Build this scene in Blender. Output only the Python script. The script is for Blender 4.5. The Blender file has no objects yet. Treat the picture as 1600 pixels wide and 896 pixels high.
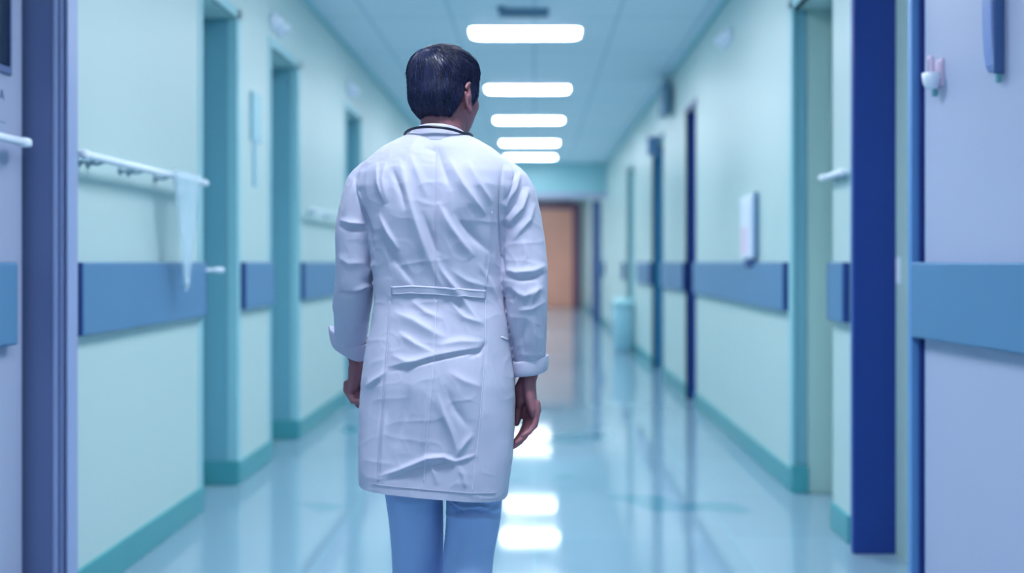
import bpy, bmesh, math, random
import numpy as np
from mathutils import Vector, Matrix
PI = math.pi
random.seed(7); RNG = np.random.RandomState(11)
SC = bpy.context.scene
COL = SC.collection

# ------------------------------------------------------------------ camera, light, exposure
EYE = 1.25
cam_d = bpy.data.cameras.new('camera'); cam = bpy.data.objects.new('camera', cam_d); COL.objects.link(cam)
cam.location = (0, 0, EYE); cam.rotation_euler = (PI / 2, 0, 0)
cam_d.sensor_width = 36; cam_d.lens = 35
cam_d.shift_x = -0.0219; cam_d.shift_y = -0.0238
cam_d.dof.use_dof = True; cam_d.dof.focus_distance = 2.33; cam_d.dof.aperture_fstop = 1.3
cam_d.clip_start = 0.05
SC.camera = cam
vs = SC.view_settings
SC.display_settings.display_device = 'sRGB'
vs.view_transform = 'Standard'; vs.look = 'None'; vs.gamma = 1; vs.use_curve_mapping = False
vs.exposure = 1.0
SC.cycles.max_bounces = 10; SC.cycles.diffuse_bounces = 6; SC.cycles.glossy_bounces = 4
SC.cycles.sample_clamp_indirect = 8
SC.cycles.caustics_reflective = False; SC.cycles.caustics_refractive = False
SC.cycles.use_denoising = True

LAMP_POWER = 13.5
LAMP_COLOR = (0.855, 0.91, 1.0)
BEAM_POWER = 11.0
WORLD_COLOR = (0.42, 0.50, 1.0); WORLD_POWER = 0.7

world = bpy.data.worlds.new('lavender_fill'); SC.world = world; world.use_nodes = True  # lavender sky added as fill for surfaces facing the camera
bgn = world.node_tree.nodes['Background']
bgn.inputs[0].default_value = (*WORLD_COLOR, 1); bgn.inputs[1].default_value = WORLD_POWER

# corridor dimensions (metres); x right, y away from the camera, z up
XL, XR, HC = -1.67, 1.40, 3.17
YB, YE, YF = -3.2, 19.3, 27.5      # back wall, lintel across the corridor, far end wall
HD = 2.62                           # height of door recesses

# portal for the lavender fill through the window added behind the camera
pd = bpy.data.lights.new('tint_portal', 'AREA'); po = bpy.data.objects.new('tint_portal', pd); COL.objects.link(po)
pd.shape = 'RECTANGLE'; pd.size = 2.2; pd.size_y = 1.7; pd.cycles.is_portal = True
po.location = (-0.13, YB - 0.10, 1.75); po.rotation_euler = (PI / 2, 0, 0)

# ------------------------------------------------------------------ materials
def lin(c):
    return tuple(((v / 255) / 12.92 if v / 255 <= 0.04045 else ((v / 255 + 0.055) / 1.055) ** 2.4) for v in c)

def mat(name, rgb, rough=0.5, metal=0.0, spec=0.5, emit=None, trans=0.0, alpha=1.0, coat=0.0,
        noise=None, bump=None, sheen=0.0, sss=0.0):
    m = bpy.data.materials.new(name); m.use_nodes = True
    nt = m.node_tree; b = nt.nodes['Principled BSDF']
    b.inputs['Base Color'].default_value = (*lin(rgb), 1)
    b.inputs['Roughness'].default_value = rough; b.inputs['Metallic'].default_value = metal
    b.inputs['Specular IOR Level'].default_value = spec
    b.inputs['Transmission Weight'].default_value = trans; b.inputs['Alpha'].default_value = alpha
    b.inputs['Coat Weight'].default_value = coat; b.inputs['Sheen Weight'].default_value = sheen
    if sss:
        b.inputs['Subsurface Weight'].default_value = sss; b.inputs['Subsurface Radius'].default_value = (.01, .004, .002)
        b.inputs['Subsurface Scale'].default_value = 0.6
    if emit:
        b.inputs['Emission Color'].default_value = (*emit[0], 1); b.inputs['Emission Strength'].default_value = emit[1]
    tc = nt.nodes.new('ShaderNodeTexCoord')
    if noise:                                   # (scale, amount): gentle mottling of the base colour
        n = nt.nodes.new('ShaderNodeTexNoise'); n.inputs['Scale'].default_value = noise[0]; n.inputs['Detail'].default_value = 4
        nt.links.new(tc.outputs['Object'], n.inputs['Vector'])
        r = nt.nodes.new('ShaderNodeMapRange'); r.inputs[3].default_value = 1 - noise[1]; r.inputs[4].default_value = 1 + noise[1]
        nt.links.new(n.outputs['Fac'], r.inputs[0])
        mx = nt.nodes.new('ShaderNodeVectorMath'); mx.operation = 'SCALE'
        mx.inputs[0].default_value = lin(rgb); nt.links.new(r.outputs[0], mx.inputs['Scale'])
        nt.links.new(mx.outputs[0], b.inputs['Base Color'])
    if bump:                                    # (scale, strength, distance)
        n2 = nt.nodes.new('ShaderNodeTexNoise'); n2.inputs['Scale'].default_value = bump[0]; n2.inputs['Detail'].default_value = 3
        nt.links.new(tc.outputs['Object'], n2.inputs['Vector'])
        bp = nt.nodes.new('ShaderNodeBump'); bp.inputs['Strength'].default_value = bump[1]; bp.inputs['Distance'].default_value = bump[2]
        nt.links.new(n2.outputs['Fac'], bp.inputs['Height']); nt.links.new(bp.outputs[0], b.inputs['Normal'])
    return m

M = {}
M['wall'] = mat('wall_paint', (186, 208, 206), 0.42, noise=(1.3, .02), bump=(60, .03, .002))
M['jamb'] = mat('jamb_paint', (112, 168, 184), 0.45, noise=(2, .03))
M['jamb_light'] = mat('jamb_trim_paint', (150, 200, 208), 0.4, noise=(2, .03))
M['skirt'] = mat('skirting_vinyl', (70, 152, 160), 0.3, noise=(3, .05))
M['guard'] = mat('wall_guard_vinyl', (86, 130, 168), 0.38, noise=(4, .03))
M['guard_end'] = mat('guard_end_cap', (28, 62, 128), 0.4, noise=(4, .03))
M['blue'] = mat('blue_door_frame', (22, 56, 136), 0.4, noise=(2, .04))
M['slate'] = mat('slate_door_frame', (98, 112, 154), 0.4, noise=(2, .03))
M['slate_edge'] = mat('slate_frame_edge', (146, 160, 198), 0.35, noise=(2, .03))
M['frame_blue'] = mat('light_blue_edge', (92, 142, 196), 0.4, noise=(2, .03))
M['navy'] = mat('navy_strip', (24, 44, 118), 0.5, noise=(2, .03))
M['leaf'] = mat('door_laminate', (168, 176, 202), 0.38, noise=(1.2, .02))
M['ivory'] = mat('ivory_panel', (168, 196, 192), 0.4, noise=(2, .02))
M['rail'] = mat('white_rail', (232, 238, 248), 0.25, noise=(5, .01))
M['bracket'] = mat('bracket_metal', (130, 160, 176), 0.3, metal=.5, noise=(5, .02))
M['drape'] = mat('clear_strap', (200, 225, 238), 0.3, alpha=.5, noise=(9, .03))
M['dark_glass'] = mat('dark_glass', (24, 40, 66), 0.12, noise=(2, .03))
M['white'] = mat('white_plastic', (226, 232, 244), 0.3, noise=(6, .01))
M['pink'] = mat('pale_pink_plastic', (226, 204, 224), 0.3, noise=(6, .02))
M['teal_plastic'] = mat('teal_plastic', (86, 150, 160), 0.35, noise=(6, .02))
M['bluegrey'] = mat('blue_grey_plastic', (132, 150, 200), 0.3, noise=(6, .02))
M['steelblue'] = mat('steel_blue_plastic', (62, 92, 142), 0.35, noise=(6, .02))
M['notice'] = mat('pale_notice', (150, 196, 210), 0.4, noise=(8, .02))
M['print'] = mat('notice_print', (96, 140, 178), 0.5, noise=(8, .04))
M['wood'] = mat('orange_wood_door', (236, 166, 144), 0.35, noise=(1.5, .12))
M['wood_dark'] = mat('plum_door_frame', (112, 76, 104), 0.4, noise=(2, .08))
M['chrome'] = mat('chrome', (190, 200, 215), 0.2, metal=1.0, noise=(5, .02))
M['bin'] = mat('teal_bin_plastic', (150, 196, 210), 0.35, noise=(3, .03))
M['lampframe'] = mat('lamp_frame', (220, 232, 240), 0.4, noise=(3, .01))
M['diffuser'] = mat('lamp_diffuser', (250, 252, 255), 0.5, emit=(LAMP_COLOR, LAMP_POWER))
M['vent'] = mat('vent_metal', (96, 136, 162), 0.5, noise=(6, .03))
M['black'] = mat('black_rubber', (14, 20, 46), 0.35, noise=(20, .05))
M['glass'] = mat('window_glass', (240, 246, 255), 0.02, trans=1.0, noise=(2, .01))

# coat: white cotton with a fine weave
M['coat'] = mat('white_cotton', (182, 182, 205), 0.62, spec=.35, sheen=.15, noise=(7, .012), bump=(420, .10, .0006))
M['stitch'] = mat('coat_stitching', (206, 206, 226), 0.6, bump=(300, .2, .0008), noise=(40, .03))
M['trouser'] = mat('blue_scrub_cotton', (144, 170, 216), 0.75, spec=.25, sheen=.1, noise=(6, .03), bump=(380, .12, .0006))
M['skin'] = mat('skin', (142, 92, 102), 0.5, noise=(18, .05), bump=(160, .12, .0012), sss=.12)
M['nail'] = mat('fingernail', (200, 150, 150), 0.3, noise=(30, .03))
M['shirt'] = mat('blue_scrub_top', (92, 130, 200), 0.75, noise=(6, .03), bump=(380, .12, .0006))
M['shoe'] = mat('white_shoe_leather', (214, 218, 228), 0.4, noise=(12, .03))
M['sole'] = mat('shoe_rubber', (180, 186, 200), 0.6, noise=(12, .03))
M['eye'] = mat('eyeball', (225, 225, 228), 0.15, noise=(30, .02))
M['iris'] = mat('iris', (50, 34, 26), 0.15, noise=(60, .1))

def hair_mat():
    m = mat('dark_hair', (24, 30, 58), 0.42, spec=.55)
    nt = m.node_tree; b = nt.nodes['Principled BSDF']
    tc = nt.nodes.new('ShaderNodeTexCoord'); mp = nt.nodes.new('ShaderNodeMapping'); mp.inputs['Scale'].default_value = (150, 150, 22)
    n = nt.nodes.new('ShaderNodeTexNoise'); n.inputs['Scale'].default_value = 1; n.inputs['Detail'].default_value = 4
    nt.links.new(tc.outputs['Object'], mp.inputs[0]); nt.links.new(mp.outputs[0], n.inputs['Vector'])
    cr = nt.nodes.new('ShaderNodeValToRGB')
    cr.color_ramp.elements[0].position = .35; cr.color_ramp.elements[0].color = (*lin((10, 17, 50)), 1)
    cr.color_ramp.elements[1].position = .75; cr.color_ramp.elements[1].color = (*lin((36, 46, 96)), 1)
    nt.links.new(n.outputs['Fac'], cr.inputs[0]); nt.links.new(cr.outputs[0], b.inputs['Base Color'])
    bp = nt.nodes.new('ShaderNodeBump'); bp.inputs['Strength'].default_value = .5; bp.inputs['Distance'].default_value = .003
    nt.links.new(n.outputs['Fac'], bp.inputs['Height']); nt.links.new(bp.outputs[0], b.inputs['Normal'])
    return m
M['hair'] = hair_mat()

def floor_mat():
    m = bpy.data.materials.new('polished_vinyl_floor'); m.use_nodes = True
    nt = m.node_tree; b = nt.nodes['Principled BSDF']; N = nt.nodes.new; L = nt.links.new
    tc = N('ShaderNodeTexCoord')
    br = N('ShaderNodeTexBrick'); br.offset = 0; br.inputs['Scale'].default_value = 1.0
    br.inputs['Brick Width'].default_value = .9; br.inputs['Row Height'].default_value = .9
    br.inputs['Mortar Size'].default_value = .002; br.inputs['Mortar Smooth'].default_value = .3
    br.inputs['Color1'].default_value = (*lin((128, 158, 174)), 1); br.inputs['Color2'].default_value = (*lin((122, 153, 170)), 1)
    br.inputs['Mortar'].default_value = (*lin((120, 178, 186)), 1)
    L(tc.outputs['Object'], br.inputs['Vector'])
    n = N('ShaderNodeTexNoise'); n.inputs['Scale'].default_value = 1.1; n.inputs['Detail'].default_value = 2
    L(tc.outputs['Object'], n.inputs['Vector'])
    cr = N('ShaderNodeValToRGB'); cr.color_ramp.elements[0].position = .60; cr.color_ramp.elements[1].position = .66
    L(n.outputs['Fac'], cr.inputs[0])
    mx = N('ShaderNodeMix'); mx.data_type = 'RGBA'; L(cr.outputs[0], mx.inputs[0])
    L(br.outputs['Color'], mx.inputs[6]); mx.inputs[7].default_value = (*lin((92, 140, 158)), 1)
    L(mx.outputs[2], b.inputs['Base Color'])
    n2 = N('ShaderNodeTexNoise'); n2.inputs['Scale'].default_value = 6; n2.inputs['Detail'].default_value = 3
    L(tc.outputs['Object'], n2.inputs['Vector'])
    mr = N('ShaderNodeMapRange'); mr.inputs[3].default_value = .03; mr.inputs[4].default_value = .09
    L(n2.outputs['Fac'], mr.inputs[0]); L(mr.outputs[0], b.inputs['Roughness'])
    b.inputs['Specular IOR Level'].default_value = .8; b.inputs['IOR'].default_value = 1.6
    n3 = N('ShaderNodeTexNoise'); n3.inputs['Scale'].default_value = 2.2; n3.inputs['Detail'].default_value = 1
    L(tc.outputs['Object'], n3.inputs['Vector'])
    bp = N('ShaderNodeBump'); bp.inputs['Strength'].default_value = .12; bp.inputs['Distance'].default_value = .004
    L(n3.outputs['Fac'], bp.inputs['Height']); L(bp.outputs[0], b.inputs['Normal'])
    return m
M['floor'] = floor_mat()

def ceiling_mat():
    m = bpy.data.materials.new('ceiling_tiles'); m.use_nodes = True
    nt = m.node_tree; b = nt.nodes['Principled BSDF']; N = nt.nodes.new; L = nt.links.new
    tc = N('ShaderNodeTexCoord')
    br = N('ShaderNodeTexBrick'); br.offset = 0; br.inputs['Scale'].default_value = 1.0
    br.inputs['Brick Width'].default_value = .65; br.inputs['Row Height'].default_value = 1.3
    br.inputs['Mortar Size'].default_value = .012; br.inputs['Mortar Smooth'].default_value = .1
    br.inputs['Color1'].default_value = (*lin((222, 232, 240)), 1); br.inputs['Color2'].default_value = (*lin((218, 230, 238)), 1)
    br.inputs['Mortar'].default_value = (*lin((188, 208, 222)), 1)
    L(tc.outputs['Object'], br.inputs['Vector']); L(br.outputs['Color'], b.inputs['Base Color'])
    b.inputs['Roughness'].default_value = .55
    n = N('ShaderNodeTexNoise'); n.inputs['Scale'].default_value = 80; L(tc.outputs['Object'], n.inputs['Vector'])
    bp = N('ShaderNodeBump'); bp.inputs['Strength'].default_value = .1; bp.inputs['Distance'].default_value = .002
    L(n.outputs['Fac'], bp.inputs['Height']); L(bp.outputs[0], b.inputs['Normal'])
    return m
M['ceiling'] = ceiling_mat()

# ------------------------------------------------------------------ object helpers
def obj_from(name, me, m, parent=None):
    o = bpy.data.objects.new(name, me); COL.objects.link(o)
    if m is not None and len(me.materials) == 0: me.materials.append(m)
    if parent is not None: o.parent = parent
    return o

def tag(o, label, cat, group=None):
    o['label'] = label; o['category'] = cat
    if group: o['group'] = group
    return o

def thing(name, label, cat, loc=(0, 0, 0), rotz=0, group=None):
    o = bpy.data.objects.new(name, None); COL.objects.link(o)
    o.location = loc; o.rotation_euler = (0, 0, rotz); o.empty_display_size = .1
    return tag(o, label, cat, group)

def bx(bm, x0, x1, y0, y1, z0, z1):
    vs_ = [bm.verts.new(p) for p in ((x0, y0, z0), (x1, y0, z0), (x1, y1, z0), (x0, y1, z0),
                                     (x0, y0, z1), (x1, y0, z1), (x1, y1, z1), (x0, y1, z1))]
    for f in ((3, 2, 1, 0), (4, 5, 6, 7), (0, 1, 5, 4), (1, 2, 6, 5), (2, 3, 7, 6), (3, 0, 4, 7)):
        bm.faces.new([vs_[i] for i in f])

def box(name, m, parent, *boxes, bevel=0.0, seg=2):
    bm = bmesh.new()
    for b in boxes: bx(bm, *b)
    if bevel:
        bmesh.ops.bevel(bm, geom=bm.edges[:], offset=bevel, segments=seg, affect='EDGES', profile=.5)
    bmesh.ops.recalc_face_normals(bm, faces=bm.faces[:])
    me = bpy.data.meshes.new(name); bm.to_mesh(me); bm.free()
    return obj_from(name, me, m, parent)

def struct(name, m, *boxes, bevel=0.0, parent=None):
    o = box(name, m, parent, *boxes, bevel=bevel)
    if parent is None: o['kind'] = 'structure'
    return o

def loft_data(rings, caps=True):
    """rings: (k, n, 3) array -> verts, faces (closed around)"""
    R = np.asarray(rings, float); k, n, _ = R.shape
    V = R.reshape(-1, 3); F = []
    for i in range(k - 1):
        for j in range(n):
            a = i * n + j; b = i * n + (j + 1) % n
            F.append((a, b, b + n, a + n))
    V = list(map(tuple, V))
    if caps:
        for i0, flip in ((0, True), ((k - 1) * n, False)):
            c = len(V); V.append(tuple(np.mean([V[i0 + j] for j in range(n)], axis=0)))
            for j in range(n):
                a, b = i0 + j, i0 + (j + 1) % n
                F.append((b, a, c) if flip else (a, b, c))
    return V, F

def tube_data(path, radii, n=20, up=(1, 0, 0), round_caps=True, power=2.0):
    """tube along path; radii list of (ru, rv): ru along 'up' direction, rv across"""
    P = [Vector(p) for p in path]; k = len(P); rings = []
    rad = [(r, r) if not isinstance(r, (tuple, list)) else r for r in radii]
    up = Vector(up)
    T = []
    for i in range(k):
        a = P[max(i - 1, 0)]; b = P[min(i + 1, k - 1)]; T.append((b - a).normalized())
    def ring(c, t, ru, rv):
        u = (up - t * up.dot(t)).normalized(); v = t.cross(u)
        out = []
        for j in range(n):
            a = 2 * PI * j / n; ca, sa = math.cos(a), math.sin(a)
            if power != 2.0:
                ca = math.copysign(abs(ca) ** (2 / power), ca); sa = math.copysign(abs(sa) ** (2 / power), sa)
            out.append(tuple(c + u * ca * ru + v * sa * rv))
        return out
    if round_caps:
        m0 = min(rad[0])
        for s in (.97, .8, .5): rings.append(ring(P[0] - T[0] * m0 * s, T[0], rad[0][0] * math.sqrt(1 - s * s), rad[0][1] * math.sqrt(1 - s * s)))
    for c, t, (ru, rv) in zip(P, T, rad): rings.append(ring(c, t, ru, rv))
    if round_caps:
        m1 = min(rad[-1])
        for s in (.5, .8, .97): rings.append(ring(P[-1] + T[-1] * m1 * s, T[-1], rad[-1][0] * math.sqrt(1 - s * s), rad[-1][1] * math.sqrt(1 - s * s)))
    return loft_data(rings)

def merge(*datas):
    V, F = [], []
    for v, f in datas:
        o = len(V); V += list(v); F += [tuple(i + o for i in t) for t in f]
    return V, F

def mesh_of(name, data):
    me = bpy.data.meshes.new(name); me.from_pydata(data[0], [], data[1]); me.update()
    bm = bmesh.new(); bm.from_mesh(me); bmesh.ops.recalc_face_normals(bm, faces=bm.faces[:]); bm.to_mesh(me); bm.free()
    return me

def solid(name, data, m, parent=None, smooth=True, sub=0):
    me = mesh_of(name, data)
    if smooth: me.polygons.foreach_set('use_smooth', [True] * len(me.polygons))
    o = obj_from(name, me, m, parent)
    if sub:
        s = o.modifiers.new('sub', 'SUBSURF'); s.levels = sub; s.render_levels = sub
    return o

def remeshed(name, data, voxel, smooth=6, factor=.5):
    """union of overlapping closed shells as one continuous skin"""
    me = mesh_of(name, data); o = bpy.data.objects.new('tmp', me); COL.objects.link(o)
    r = o.modifiers.new('r', 'REMESH'); r.mode = 'VOXEL'; r.voxel_size = voxel
    s = o.modifiers.new('s', 'SMOOTH'); s.iterations = smooth; s.factor = factor
    dg = bpy.context.evaluated_depsgraph_get()
    out = bpy.data.meshes.new_from_object(o.evaluated_get(dg)); out.name = name
    bpy.data.objects.remove(o); bpy.data.meshes.remove(me)
    out.polygons.foreach_set('use_smooth', [True] * len(out.polygons))
    out.materials.clear()
    return out

def get_vn(me):
    n = len(me.vertices); v = np.empty(n * 3); me.vertices.foreach_get('co', v)
    nn = np.empty(n * 3); me.vertex_normals.foreach_get('vector', nn)
    return v.reshape(-1, 3), nn.reshape(-1, 3)
def set_v(me, v):
    me.vertices.foreach_set('co', v.ravel()); me.update()

def vnoise(P, seed=0):
    """smooth value noise in numpy, P (N,3) already scaled"""
    rs = np.random.RandomState(seed); tab = rs.rand(32, 32, 32)
    i = np.floor(P).astype(int); f = P - i; f = f * f * (3 - 2 * f)
    out = 0
    for dx in (0, 1):
        for dy in (0, 1):
            for dz in (0, 1):
                w = (f[:, 0] if dx else 1 - f[:, 0]) * (f[:, 1] if dy else 1 - f[:, 1]) * (f[:, 2] if dz else 1 - f[:, 2])
                out = out + w * tab[(i[:, 0] + dx) % 32, (i[:, 1] + dy) % 32, (i[:, 2] + dz) % 32]
    return out * 2 - 1
def sstep(a, b, x):
    t = np.clip((x - a) / (b - a), 0, 1); return t * t * (3 - 2 * t)

# ================================================================== THE CORRIDOR
struct('floor', M['floor'], (-2.3, 2.3, YB - .1, YF + .1, -.06, 0))
struct('ceiling', M['ceiling'], (-2.3, 2.3, YB - .1, YF + .1, HC, HC + .06))

# recesses: (y0, y1, depth)
L_REC = [(1.9, 3.38, .10), (5.0, 5.6, .24), (6.30, 7.04, .24), (8.8, 9.6, .24), (11.6, 12.5, .24), (14.6, 15.5, .24)]
R_REC = [(2.40, 4.27, .16), (4.67, 5.42, .21), (8.62, 9.14, .24), (10.80, 11.76, .24), (14.0, 14.9, .24), (21.2, 22.6, .2)]
def wall_boxes(X, recs, sgn):
    out = []; y = YB - .1; T = .36
    def xs(a, b): return (min(a, b), max(a, b))
    for (a, b, d) in recs:
        out.append((*xs(X, X + sgn * T), y, a, 0, HC))
        out.append((*xs(X, X + sgn * T), a, b, HD, HC))
        out.append((*xs(X + sgn * d, X + sgn * T), a, b, 0, HD))
        y = b
    out.append((*xs(X, X + sgn * T), y, YF + .1, 0, HC))
    return out
struct('wall_left', M['wall'], *wall_boxes(XL, L_REC, -1))
struct('wall_right', M['wall'], *wall_boxes(XR, R_REC, 1))
struct('wall_far', M['wall'], (-2.0, 2.0, YF, YF + .1, 0, HC))
struct('wall_lintel', M['jamb_light'], (XL, XR, YE, YE + .3, 2.50, HC))
struct('wall_behind', M['wall'], (-2.0, -1.23, YB - .1, YB, 0, HC), (.97, 2.0, YB - .1, YB, 0, HC),
       (-1.23, .97, YB - .1, YB, 0, .9), (-1.23, .97, YB - .1, YB, 2.6, HC))
w = struct('tint_window_1', M['white'], (-1.23, .97, YB - .08, YB - .02, .9, .95), (-1.23, .97, YB - .08, YB - .02, 2.55, 2.6),
       (-1.23, -1.18, YB - .08, YB - .02, .95, 2.55), (.92, .97, YB - .08, YB - .02, .95, 2.55), (-.155, -.105, YB - .08, YB - .02, .95, 2.55))  # unseen window, added to let the lavender tint in

# inner faces and casings of the door recesses
tn = [0]
def trim(m, *boxes, bevel=.003):
    tn[0] += 1
    return struct('trim_%d' % tn[0], m, *boxes, bevel=bevel)
for i, (a, b, d) in enumerate(L_REC):
    if i == 0: continue
    e = .004
    trim(M['jamb'], (XL - d, XL - .045, b - .012, b + .02, 0, HD), bevel=0)
    trim(M['jamb_light'], (XL - .05, XL + .006, b - .018, b + .05, 0, HD + .055), (XL - .012, XL + .006, a - .05, b + .05, HD, HD + .055),
         (XL - .012, XL + .006, a - .05, a, 0, HD))
    trim(M['skirt'], (XL - d, XL + .010, b - .028, b - .010, 0, .135))
for i, (a, b, d) in enumerate(R_REC):
    if i in (0, 1): continue
    mm = M['blue']
    if i == 3: mm = M.setdefault('tealblue', mat('teal_blue_frame', (44, 112, 150), .4, noise=(2, .03)))
    if i >= 5: mm = M['wood_dark']
    if i == 4: mm = M['jamb_light']
    trim(mm, (XR - .008, XR + d, b - .05, b + .02, 0, HD), (XR - .008, XR + .02, b - .05, b + .035, 0, HD + .05),
         (XR - .008, XR + .02, a - .03, b + .03, HD, HD + .05))
# right recess next to the nearest blue frame: teal casing with its own skirting
trim(M['jamb'], (XR - .004, XR + .077, 5.40, 5.46, 0, HD + .04), bevel=.004)
trim(M['jamb_light'], (XR - .010, XR + .008, 5.38, 5.45, 0, HD + .06), (XR - .010, XR + .03, 4.6, 5.44, HD, HD + .06), bevel=.002)
trim(M['skirt'], (XR - .012, XR + .080, 5.37, 5.42, 0, .15))
trim(M['ivory'], (XR + .078, XR + .21, 5.385, 5.42, 0, HD))
# thick slate-blue frame of the nearest left door
trim(M['slate'], (-1.95, -1.600, 3.365, 3.46, 0, HD + .12), bevel=.006)
trim(M['slate_edge'], (-1.626, -1.612, 3.358, 3.40, 0, HD + .12), (-1.597, -1.588, 3.39, 3.465, 0, HD + .12), bevel=.003)
# navy-blue frame of the nearest right doorway
trim(M['blue'], (1.362, 1.60, 4.255, 4.285, 0, HD + .12), bevel=.006)
trim(M['frame_blue'], (1.374, 1.41, 4.285, 4.33, 0, HD + .12), bevel=.003)
trim(M['ivory'], (1.545, 1.56, 3.6, 4.27, 0, HD), bevel=.002)
# ceiling edge strips
trim(M['jamb_light'], (XL, XL + .03, YB, YE, HC - .035, HC), bevel=.004)
trim(M['jamb_light'], (XR - .03, XR, YB, YE, HC - .035, HC), bevel=.004)

# skirting, one run per wall between recesses
def runs(recs, y0, y1):
    out = []; y = y0
    for (a, b, d) in recs:
        if a > y: out.append((y, a))
        y = b
    out.append((y, y1)); return out
struct('baseboard_left', M['skirt'], *[(XL - .02, XL + .014, a + (.09 if abs(a - 3.38) < .01 else .0), b, 0, .125) for a, b in runs(L_REC, YB, YF)], bevel=.004)
struct('baseboard_right', M['skirt'], *[(XR - .014, XR + .02, a + (.14 if abs(a - 4.27) < .01 else .0), b, 0, .125) for a, b in runs(R_REC, YB, YF)], bevel=.004)

# door leaves in the recesses
def leaf_door(n, X, sgn, y0, y1, m, handle=True, band=False):
    d = struct('door_%d' % n, m, (min(X, X + sgn * .045), max(X, X + sgn * .045), y0 + .01, y1 - .02, .01, HD - .01), bevel=.003)
    if handle:
        hx = X - sgn * .05
        V = merge(tube_data([(X, y0 + .1, 1.02), (hx, y0 + .1, 1.02), (hx, y0 + .13, 1.02), (hx, y0 + .22, 1.02)], [.011] * 4, 10, up=(0, 0, 1)),
                  tube_data([(X, y0 + .1, 1.02), (X - sgn * .008, y0 + .1, 1.02)], [.026] * 2, 16, up=(0, 0, 1), round_caps=False))
        solid('door_handle', V, M['chrome'], d)
    return d
dn = 2
for (a, b, d) in L_REC[1:]:
    leaf_door(dn, XL - d + .047, -1, a, b, M['jamb_light']); dn += 1
for (a, b, d) in R_REC[2:5]:
    leaf_door(dn, XR + d - .047, 1, a, b, M['jamb_light']); dn += 1
leaf_door(dn, XR + .2 - .047, 1, 21.2, 22.6, M['wood_dark']); dn += 1

# nearest left door with its dark vision panel (only its far edge is in the photo)
d1 = struct('door_1', M['leaf'], (-1.755, -1.71 - .005, 1.95, 3.335, .01, HD), bevel=.004)
struct('vision_frame', M['slate'], (-1.718, -1.706, 2.95, 3.255, 1.86, 2.45), bevel=.004, parent=d1)
struct('vision_panel', M['dark_glass'], (-1.712, -1.702, 2.98, 3.235, 1.885, 2.42), bevel=.002, parent=d1)
# small printed letter A on the leaf under the vision panel
def bar(p, q, wd, x):
    p, q = Vector(p), Vector(q); t = (q - p).normalized(); nrm = Vector((0, -t.z, t.y)) * wd
    return [tuple(p + nrm), tuple(p - nrm), tuple(q - nrm), tuple(q + nrm)]
def letter_a(y, z, s, x):
    bm = bmesh.new()
    for p, q in (((x, y - .4 * s, z), (x, y, z + s)), ((x, y + .4 * s, z), (x, y, z + s)), ((x, y - .26 * s, z + .34 * s), (x, y + .26 * s, z + .34 * s))):
        vv = [bm.verts.new(c) for c in bar(p, q, .07 * s, x)]
        f = bm.faces.new(vv); r = bmesh.ops.extrude_face_region(bm, geom=[f])
        for g in r['geom']:
            if isinstance(g, bmesh.types.BMVert): g.co.x += .001
    bmesh.ops.recalc_face_normals(bm, faces=bm.faces[:])
    me = bpy.data.meshes.new('printed_letter'); bm.to_mesh(me); bm.free(); return me
la = obj_from('printed_letter', letter_a(3.205, 1.775, .03, -1.7148), M['steelblue'], d1); la['label'] = 'small grey-blue letter A'
box('printed_line', M['print'], d1, (-1.7155, -1.7135, 3.17, 3.225, 1.70, 1.703))

# big pale door leaf on the right, standing open towards the camera
DL = bpy.data.objects.new('door_20', None)
COL.objects.link(DL); DL['kind'] = 'structure'
DL.location = (1.390, 3.55, 0); DL.rotation_euler = (0, 0, math.radians(5.8))   # hinge side far, opens back along the wall
def dbox(name, m, *b, bevel=.003): return box(name, m, DL, *b, bevel=bevel)
dbox('door_leaf', M['leaf'], (0, .045, -.90, -.004, .01, HD))
dbox('leaf_edge', M['frame_blue'], (.003, .040, -.004, .002, .01, HD), bevel=0)
gd = box('door_guard', M['guard'], DL, (-.035, .002, -.90, .036, .98, 1.25), bevel=.008)
gd['label'] = 'blue rubbing strip across the door'
# tall blue-grey holder high on the door leaf and little cup beside the frame
t = thing('wall_holder', 'tall blue-grey plastic holder high on the pale door at the right edge', 'holder', (1.390 + .101 * .47, 3.55 - .995 * .47, 1.84), math.radians(5.8))
prof = [(0, 0), (-.020, 0), (-.030, .02), (-.036, .06), (-.040, .12), (-.042, .2), (-.042, .44), (-.036, .47), (0, .47)]
V = [(x, y, z) for y in (-.026, .026) for x, z in prof]; n_ = len(prof)
F = [tuple(range(n_)), tuple(range(2 * n_ - 1, n_ - 1, -1))] + [(i, (i + 1) % n_, (i + 1) % n_ + n_, i + n_) for i in range(n_)]
V2 = [(x, y - .0, z) for x, y, z in V]
o = solid('housing', (V2, F), M['bluegrey'], t, smooth=False); bv = o.modifiers.new('b', 'BEVEL'); bv.width = .004; bv.segments = 2
box('side_cover', M['steelblue'], t, (-.034, -.001, -.034, -.0265, -.012, .465), bevel=.003)
box('nozzle', M['teal_plastic'], t, (-.022, -.006, -.030, -.016, -.038, -.010), bevel=.003)
t = thing('cup_holder', 'small white cup with a pink tube clipped on the pale door beside the navy strip', 'holder', (1.390 + .101 * .115, 3.55 - .995 * .115, 1.845), math.radians(5.8))
cup = loft_data([[(-.034 * 1.0 + .030 * s * math.cos(2 * PI * j / 20) * 1.05, .030 * s * math.sin(2 * PI * j / 20), z) for j in range(20)]
                 for s, z in ((.30, 0), (.62, .006), (.82, .02), (.95, .038), (1.0, .056), (.90, .057), (.80, .04))])
solid('cup', cup, M['white'], t)
box('tube', M['pink'], t, (-.048, -.022, -.013, .013, .045, .118), bevel=.011, seg=4)
box('tube_stripe', M['steelblue'], t, (-.0500, -.046, -.006, -.003, .055, .105), bevel=.001)
box('back_plate', M['pink'], t, (-.008, 0, -.022, .022, .01, .105), bevel=.003)
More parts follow.
